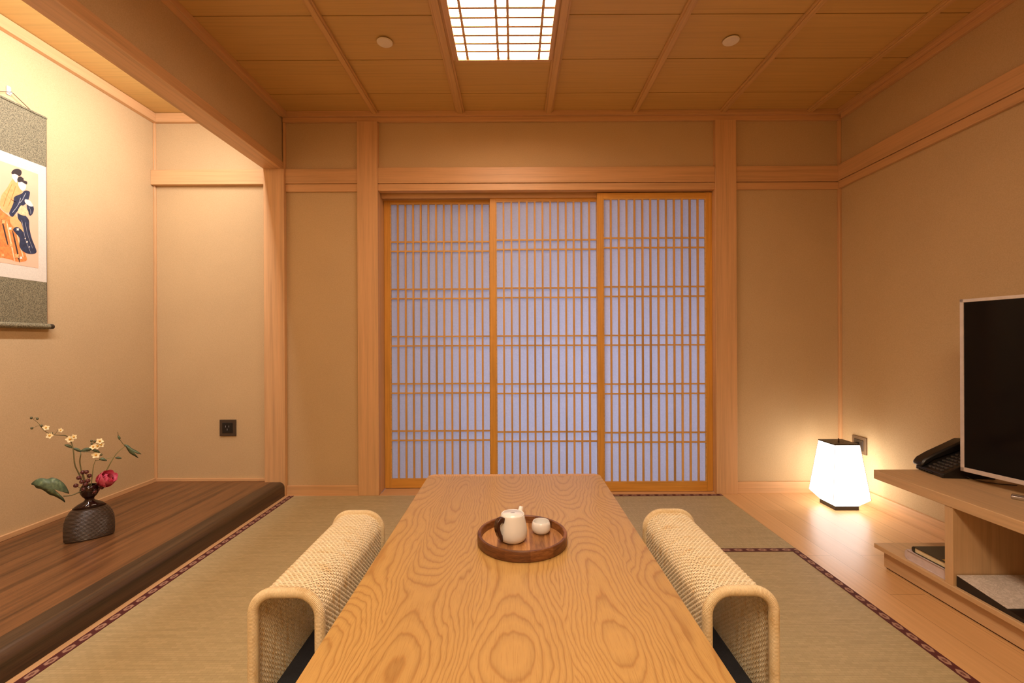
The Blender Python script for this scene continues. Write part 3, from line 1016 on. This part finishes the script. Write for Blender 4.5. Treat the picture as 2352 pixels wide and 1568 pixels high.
MB().tube([(.008, hw, .006), (.008, hw + .02, .006), (.008, hw + .022, .006)], [.0125, .0125, .010], 16).build('roller_knob', 'black_metal', t, smooth=True)
MB().tube([(.008, -hw, .006), (.008, -hw - .02, .006), (.008, -hw - .022, .006)], [.0125, .0125, .010], 16).build('roller_knob', 'black_metal', t, smooth=True)
MB().tube([(.003, hw * .52, 1.068), (.006, 0, 1.108), (.003, -hw * .52, 1.068)], .0016, 6).build('hanging_cord', 'cord_brown', t, smooth=True)
# the painted figures: flat pigment shapes, (u, v) as fractions of the painting's visible half
def fig(name, pts, mt, lay):
    # u: metres along the wall from the right edge of the scroll, v: height
    P = [Vector(p) for p in pts]; N = len(P); out = []
    for i in range(N):
        p0, p1, p2, p3 = P[i - 1], P[i], P[(i + 1) % N], P[(i + 2) % N]
        for j in range(5):
            u = j / 5
            out.append(0.5 * ((2 * p1) + (p2 - p0) * u + (2 * p0 - 5 * p1 + 4 * p2 - p3) * u * u + (3 * p1 - p0 - 3 * p2 + p3) * u ** 3))
    q = [(.0022, hw - p.x, p.y - 1.09) for p in out]
    return MB().prism([(x, y, z) for x, y, z in q], (.0002 * lay, 0, 0)).build(name, mt, art)
def sq(px_, py_):
    dx = px_ - 1180; dy_ = py_ - 788
    ty = dy_ + .0045 * dx; tx = dx - .0045 * dy_
    d_ = -(SX + .002) / (-tx) * FPX
    d_ = abs(d_)
    return (S1 - d_, 1 - ty * d_ / FPX)
C_ = lambda L: [sq(a / 2.611, 180 + b / 2.611) for a, b in L]
fig('orange_robe', C_([(-40, 770), (20, 800), (60, 830), (100, 850), (130, 900), (145, 960), (150, 1040), (160, 1090), (110, 1100), (60, 1085), (10, 1075), (-60, 1060)]), 'ink_orange', 1)
fig('peach_robe', C_([(70, 610), (40, 660), (10, 700), (0, 760), (30, 800), (60, 800), (90, 760), (120, 700), (140, 660), (110, 620), (90, 600)]), 'ink_peach', 2)
fig('peach_robe', C_([(70, 800), (100, 830), (135, 870), (150, 910), (120, 930), (90, 900), (60, 860)]), 'ink_peach', 2)
fig('navy_sleeve', C_([(130, 690), (150, 672), (178, 680), (172, 720), (160, 745), (130, 770), (100, 800), (75, 830), (55, 810), (70, 770), (80, 745), (85, 712), (110, 698)]), 'ink_navy', 3)
fig('navy_robe', C_([(110, 800), (150, 822), (172, 850), (176, 900), (190, 960), (210, 1010), (218, 1040), (200, 1052), (165, 1050), (130, 1030), (115, 1000), (118, 960), (95, 930), (78, 905), (100, 890), (125, 905), (140, 920), (128, 870), (108, 840)]), 'ink_navy', 4)
fig('patterned_sash', C_([(125, 762), (150, 775), (170, 800), (160, 822), (125, 818), (105, 800)]), 'ink_cream', 5)
fig('navy_knot', C_([(165, 750), (190, 755), (202, 780), (195, 810), (178, 822), (165, 790), (160, 765)]), 'ink_navy', 5)
fig('sleeve_lining', C_([(150, 725), (180, 735), (196, 765), (175, 765), (150, 745)]), 'ink_skin', 6)
fig('face', C_([(72, 570), (100, 572), (106, 600), (98, 625), (84, 612), (72, 592)]), 'ink_skin', 5)
fig('hair', C_([(68, 565), (80, 548), (105, 542), (125, 552), (128, 570), (118, 585), (104, 580), (88, 572), (74, 574)]), 'ink_black', 6)
fig('face', C_([(108, 618), (136, 622), (155, 640), (150, 665), (130, 672), (112, 650)]), 'ink_skin', 6)
fig('hair', C_([(102, 604), (118, 588), (138, 598), (142, 612), (160, 618), (160, 634), (145, 630), (128, 620), (110, 622)]), 'ink_black', 7)
for L_ in ([(66, 640), (40, 700), (20, 760)], [(90, 650), (70, 710), (50, 760)], [(30, 690), (70, 730), (95, 740)]):
    fig('robe_fold', C_(L_ + [(a + 3, b + 2) for a, b in L_[::-1]]), 'ink_orange', 3)
for L_ in ([(120, 720), (105, 760), (75, 800)], [(150, 690), (130, 730), (115, 745)], [(150, 870), (165, 940), (190, 1010)], [(130, 860), (150, 960), (180, 1040)], [(172, 770), (180, 790), (182, 810)]):
    fig('robe_fold', C_(L_ + [(a + 2, b + 2) for a, b in L_[::-1]]), 'greymark', 7)
for i, (a, b, c_, d_) in enumerate([(10, 860, 40, 985), (40, 880, 80, 1075), (75, 930, 110, 1085), (100, 940, 132, 1060)]):
    fig('robe_stripe', C_([(a, b), (a + 7, b), (c_ + 7, d_), (c_, d_)]), 'ink_cream' if i % 2 else 'ink_black', 3)
for (a, b, r_) in [(100, 1065, 16), (65, 1000, 13), (20, 860, 14), (105, 905, 9), (160, 980, 7), (150, 960, 5), (175, 1010, 4), (60, 900, 10), (125, 1075, 10), (15, 1060, 12)]:
    fig('blossom_motif', C_([(a + r_ * math.cos(q * PI / 4) * (1 if q % 2 else .6), b + r_ * math.sin(q * PI / 4) * (1 if q % 2 else .6)) for q in range(8)]), 'ink_skin' if r_ < 12 else 'ink_peach', 7)

t = thing('wall_hook', 'white glossy hook above the scroll on the alcove wall', 'hook', (XL, (S0 + S1) / 2 + .0, 2.200))
MB().box(0, .006, -.009, .009, -.016, .026, .003, 2).build('plate', 'porcelain', t, smooth=True)
MB().tube([(.004, 0, -.006), (.014, 0, -.010), (.018, 0, -.003)], .0022, 8).build('prong', 'porcelain', t, smooth=True)

# ------------------------------------------------------------------ vase and flowers
VX, VY, VZ = -1.998, 2.140, .0935
VR = math.atan2(.68, .73)
t = thing('flower_vase', 'dark combed stoneware flask vase with black bulb neck on alcove floor', 'vase', (VX, VY, VZ + .0003), VR)
pf = [(0, 0), (.084, 0), (.0885, .006), (.0905, .03), (.0905, .06), (.088, .09), (.081, .115), (.069, .137), (.052, .154), (.034, .166), (.024, .173)]
sy = [.42, .42, .42, .43, .45, .47, .50, .56, .66, .8, .95]
MB().lathe(pf, 72, sy=sy).build('body', 'vase', t, smooth='all')
pf = [(.060, .1495), (.047, .1605), (.035, .1680), (.022, .175), (.0165, .183), (.018, .190), (.026, .199), (.033, .212), (.0355, .226), (.033, .240), (.028, .249), (.0265, .250), (.025, .248), (.030, .238), (.032, .226), (.029, .212), (.020, .200), (0, .196)]
sy = [.66, .73, .83, .95, 1, 1] + [1] * 12
MB().lathe(pf, 48, sy=sy).build('neck', 'vase_glaze', t, smooth='all')['label'] = 'glossy black bulb-shaped neck'

VN = Vector((-VX, -VY, 0)).normalized()     # towards the room
def F(px_, py_, off=0.0):
    """surveyed point of the arrangement, off = metres towards the room from the vase's middle plane"""
    dx = px_ - 1180; dy_ = py_ - 788
    ty = dy_ + .0045 * dx; tx = dx - .0045 * dy_
    ray = Vector((tx / FPX, 1, -ty / FPX))
    c_ = Vector((VX, VY, 0)) + VN * off
    s_ = (c_.x * VN.x + c_.y * VN.y) / (ray.x * VN.x + ray.y * VN.y)
    return Vector((0, 0, 1)) + ray * s_
def Z(a, b, off=0.0): return F(40 + a / 4.356, 920 + b / 4.356, off)
def smooth_pts(P, n=6):
    out = []
    for i in range(len(P) - 1):
        p0 = P[max(i - 1, 0)]; p1 = P[i]; p2 = P[i + 1]; p3 = P[min(i + 2, len(P) - 1)]
        for j in range(n):
            u = j / n
            out.append(0.5 * ((2 * p1) + (p2 - p0) * u + (2 * p0 - 5 * p1 + 4 * p2 - p3) * u * u + (3 * p1 - p0 - 3 * p2 + p3) * u ** 3))
    return out + [P[-1]]
base_pt = Vector((VX, VY, VZ + .200))
UR = Vector((.73, .68, 0)).normalized(); UZ = Vector((0, 0, 1))
def stem(name, pts, r, parent, mt='stem', r1=None):
    r *= 1.25
    sm = smooth_pts([p - parent.location for p in pts])
    n = len(sm); r1 = r1 or r * .6
    return MB().tube(sm, [r + (r1 - r) * i / (n - 1) for i in range(n)], 7).build(name, mt, parent, smooth='all')
def closed_smooth(P, n=4):
    out = []; N = len(P)
    for i in range(N):
        p0, p1, p2, p3 = P[i - 1], P[i], P[(i + 1) % N], P[(i + 2) % N]
        for j in range(n):
            u = j / n
            out.append(0.5 * ((2 * p1) + (p2 - p0) * u + (2 * p0 - 5 * p1 + 4 * p2 - p3) * u * u + (3 * p1 - p0 - 3 * p2 + p3) * u ** 3))
    return out


def leaf_shape(name, parent, pts, bulge=.004, tilt=0.0, mt='leaf'):
    """outline in the arrangement's plane, with thickness and a cupped middle"""
    P = closed_smooth([p - parent.location for p in pts])
    c_ = sum(P, Vector()) / len(P)
    m = MB(); N = len(P)
    fr_, bk_ = [], []
    def lift(p):
        d = (p - c_); return VN * (tilt * d.dot(UR))
    rim = [p + lift(p) for p in P]; mid = [c_.lerp(p, .5) + lift(c_.lerp(p, .5)) + VN * bulge * .8 for p in P]
    v = rim + mid + [c_ + VN * bulge] + [q - VN * .0012 for q in mid] + [c_ + VN * (bulge - .0012)]
    fcs = []
    for i in range(N):
        j = (i + 1) % N
        fcs.append((i, j, N + j, N + i)); fcs.append((N + i, N + j, 2 * N))
        fcs.append((j, i, 2 * N + 1 + i, 2 * N + 1 + j)); fcs.append((2 * N + 1 + j, 2 * N + 1 + i, 3 * N + 1))
    m.pyd(v, fcs)
    return m.build(name, mt, parent, smooth='all')
def petal(m, origin, dirv, nrm_, L, W, curl=.3, cup=.25, nu=6, nv=5):
    """a cupped petal growing from origin along dirv"""
    dirv = dirv.normalized(); side = dirv.cross(nrm_).normalized(); nr = side.cross(dirv).normalized()
    for sgn in (1, -1):
        vs = []; fs = []
        for i in range(nu + 1):
            u = i / nu; wdt = W * max(0.06, math.sin(PI * min(.995, .02 + .975 * u ** .62))) ** .62 * .5
            for j in range(nv + 1):
                w_ = (j / nv * 2 - 1)
                p = origin + dirv * (L * (u - curl * .25 * u ** 3)) + side * (w_ * wdt) + nr * (curl * L * u * u * .8 + cup * wdt * w_ * w_) + nr * (.0004 * sgn)
                vs.append(p)
        for i in range(nu):
            for j in range(nv):
                a = i * (nv + 1) + j; q = (a, a + 1, a + nv + 2, a + nv + 1)
                fs.append(q if sgn > 0 else q[::-1])
        m.pyd(vs, fs)
def blossom(parent, c_, r, facing=None, ang=0):
    c_ = c_ - parent.location; f_ = (facing or VN).normalized()
    a1 = f_.orthogonal().normalized(); a2 = f_.cross(a1)
    m = MB()
    for q in range(5):
        a = ang + q * 2 * PI / 5
        petal(m, c_, a1 * math.cos(a) + a2 * math.sin(a), f_, r, r * .85, .18, .1, 4, 4)
    o = m.build('blossom', 'yellow_petal', parent, smooth='all')
    MB().ball(c_ + f_ * r * .15, r * .27, u=8, v=6).build('blossom_eye', 'flower_eye', o, smooth='all')
def buds(parent, L, r, mt='bud', nm='bud'):
    for (a, b) in L:
        MB().ball(Z(a, b) - parent.location, r, (1, 1, 1.15), u=10, v=8).build(nm, mt, parent, smooth='all')

G = 'stems arranged in the stoneware vase'
def sprig(name, label, cat): return thing(name, label, cat, base_pt, 0, G)
# long blossom branch to the upper left
s = sprig('blossom_branch', 'arching yellow blossom branch reaching up and left from the vase', 'flower branch')
stem('stem', [base_pt, Z(690, 900), Z(620, 740), Z(575, 640, .01), Z(560, 500, .01), Z(540, 420), Z(495, 355, -.01), Z(430, 345), Z(370, 340), Z(300, 320), Z(250, 280), Z(210, 225), Z(160, 185)], .0026, s, 'stem_b', .0009)
stem('twig', [Z(250, 250), Z(205, 250), Z(150, 275)], .0008, s, 'stem_b')
stem('twig', [Z(160, 185), Z(180, 168), Z(205, 178)], .0008, s, 'stem_b')
stem('twig', [Z(370, 340), Z(395, 310), Z(410, 285)], .0008, s, 'stem_b')
buds(s, [(140, 172), (200, 180), (145, 275), (240, 250), (342, 325)], .0050)
for (a, b, r_, fx) in [(285, 270, .013, .2), (325, 348, .015, -.5), (430, 295, .011, .6), (525, 385, .017, .1), (562, 362, .014, .7)]:
    blossom(s, Z(a, b, .004), r_, VN + UR * fx + UZ * .35, a * .1)
leaf_shape('leaf', s, [Z(470, 442), Z(500, 436), Z(535, 445), Z(555, 475), Z(530, 472), Z(495, 462)])
# second branch with leaves and white-yellow blossoms
s = sprig('blossom_branch', 'short forked branch with pale blossoms and green buds above the vase', 'flower branch')
stem('stem', [base_pt, Z(700, 900), Z(650, 740), Z(625, 620), Z(632, 545, .01), Z(640, 510), Z(720, 512, .01), Z(800, 515), Z(838, 540)], .0028, s, 'stem_b', .001)
stem('twig', [Z(720, 512), Z(745, 470), Z(760, 430)], .0010, s, 'stem_b')
leaf_shape('leaf', s, [Z(550, 475), Z(590, 470), Z(625, 485), Z(645, 508), Z(610, 510), Z(575, 495)])
leaf_shape('leaf', s, [Z(635, 505), Z(660, 480), Z(700, 468), Z(740, 475), Z(755, 485), Z(710, 505), Z(670, 515)])
leaf_shape('leaf', s, [Z(735, 490), Z(780, 485), Z(815, 500), Z(825, 520), Z(780, 512)])
buds(s, [(742, 402), (772, 408), (746, 430), (838, 540)], .0052)
for (a, b, r_, fx) in [(822, 405, .016, .3), (760, 460, .015, -.3), (835, 440, .015, .6), (800, 455, .016, 0)]:
    blossom(s, Z(a, b, .006), r_, VN + UR * fx + UZ * .5, a * .13)
s = sprig('cream_blossom', 'short stem with one cream blossom behind the pink flower', 'flower branch')
stem('stem', [base_pt, Z(735, 860), Z(750, 740), Z(762, 650), Z(785, 590)], .0024, s, 'stem', .001)
blossom(s, Z(785, 545, .004), .018, VN + UZ * .6, .4)
stem('twig', [Z(780, 600), Z(850, 590), Z(920, 575), Z(970, 572)], .0009, s)
leaf_shape('leaf', s, [Z(815, 585), Z(850, 568), Z(885, 585), Z(895, 602), Z(850, 600)])
leaf_shape('leaf', s, [Z(975, 572), Z(1010, 558), Z(1045, 575), Z(1010, 582)], .002)
# right leaf stem
s = sprig('leaf_stem', 'tall stem with pointed drooping leaves leaning right of the vase', 'leaf stem')
stem('stem', [base_pt, Z(800, 880), Z(860, 760), Z(905, 670), Z(950, 590), Z(1000, 520), Z(1075, 455)], .0030, s, 'stem', .0013)
stem('twig', [Z(1075, 455), Z(1040, 410), Z(1015, 370), Z(1003, 312)], .0014, s, 'stem_b')
leaf_shape('leaf', s, [Z(1070, 440), Z(1110, 448), Z(1150, 478), Z(1195, 500), Z(1240, 532), Z(1190, 525), Z(1165, 512), Z(1212, 572), Z(1170, 552), Z(1130, 530), Z(1105, 500), Z(1085, 465)], .006, .3)
leaf_shape('leaf', s, [Z(1003, 350), Z(1025, 355), Z(1033, 378), Z(1018, 392), Z(1006, 375)], .002)
# big lobed leaf left
s = sprig('leaf_stem', 'large lobed green leaf hanging low at the left of the vase', 'leaf stem')
stem('stem', [base_pt, Z(680, 905, .01), Z(620, 915, .02), Z(540, 945, .03), Z(460, 955, .03)], .0030, s, 'stem_b', .0022)
leaf_shape('leaf', s, [Z(a, b, .03) for a, b in [(135, 838), (180, 795), (240, 775), (300, 782), (345, 768), (400, 780), (450, 810), (490, 855), (520, 925), (480, 910), (430, 880), (385, 840), (350, 835), (345, 860), (375, 890), (430, 940), (465, 975), (478, 1015), (430, 985), (370, 955), (320, 940), (270, 905), (230, 885), (190, 878), (165, 850)]], .010, .12)
# berries
s = sprig('berry_sprig', 'cluster of dark maroon seed pods at the mouth of the vase', 'berries')
for (a, b, of) in [(655, 715, 0), (690, 712, .01), (615, 770, .01), (645, 810, .02), (585, 848, .01), (720, 750, .0), (705, 800, .012), (680, 838, .02), (665, 885, .02), (845, 865, .02), (770, 910, .025), (800, 890, .01)]:
    p = Z(a, b, of)
    o = MB().ball(p - s.location, .0098, (1, 1, .95), u=10, v=8).build('berry', 'berry', s, smooth='all')
    kk = MB()
    for q in range(5):
        an = q * 2 * PI / 5; d_ = (UR * math.cos(an) + UZ * math.sin(an)) * .5 + VN * .5
        kk.tube([p - s.location + d_ * .010, p - s.location + d_ * .018], [.0026, .0006], 5)
    kk.build('sepal', 'berry', o)
    stem('twig', [base_pt, base_pt.lerp(p, .5) + UZ * .004, p], .0011, s, 'stem_b')
# pink flower
s = sprig('pink_flower', 'large pink cupped peony-like flower on the right side of the vase', 'flower')
fc_ = Z(870, 800, .02)
stem('stem', [base_pt, Z(790, 895), Z(840, 850, .01), fc_ - UZ * .004], .0032, s, 'stem')
cl = fc_ - s.location
axis = (UR * .50 + UZ * .62 + VN * .62).normalized()
a1 = axis.orthogonal().normalized(); a2 = axis.cross(a1)
for ring_i_, (nq, L, W, open_, off) in enumerate([(6, .076, .070, .66, 0), (5, .070, .064, .40, .5), (5, .046, .038, .20, .2)]):
    for q in range(nq):
        a = (q + off) * 2 * PI / nq
        rad_ = a1 * math.cos(a) + a2 * math.sin(a)
        m = MB()
        petal(m, cl - axis * .026 + rad_ * .006, (rad_ * open_ + axis * (1 - open_ * .45)), axis - rad_ * .8, L, W, .42, .42, 14, 9)
        m.build('petal', 'petal', s, smooth='all')
MB().ball(cl - axis * .002, .015, u=12, v=8).build('flower_centre', 'berry', s, smooth='all')
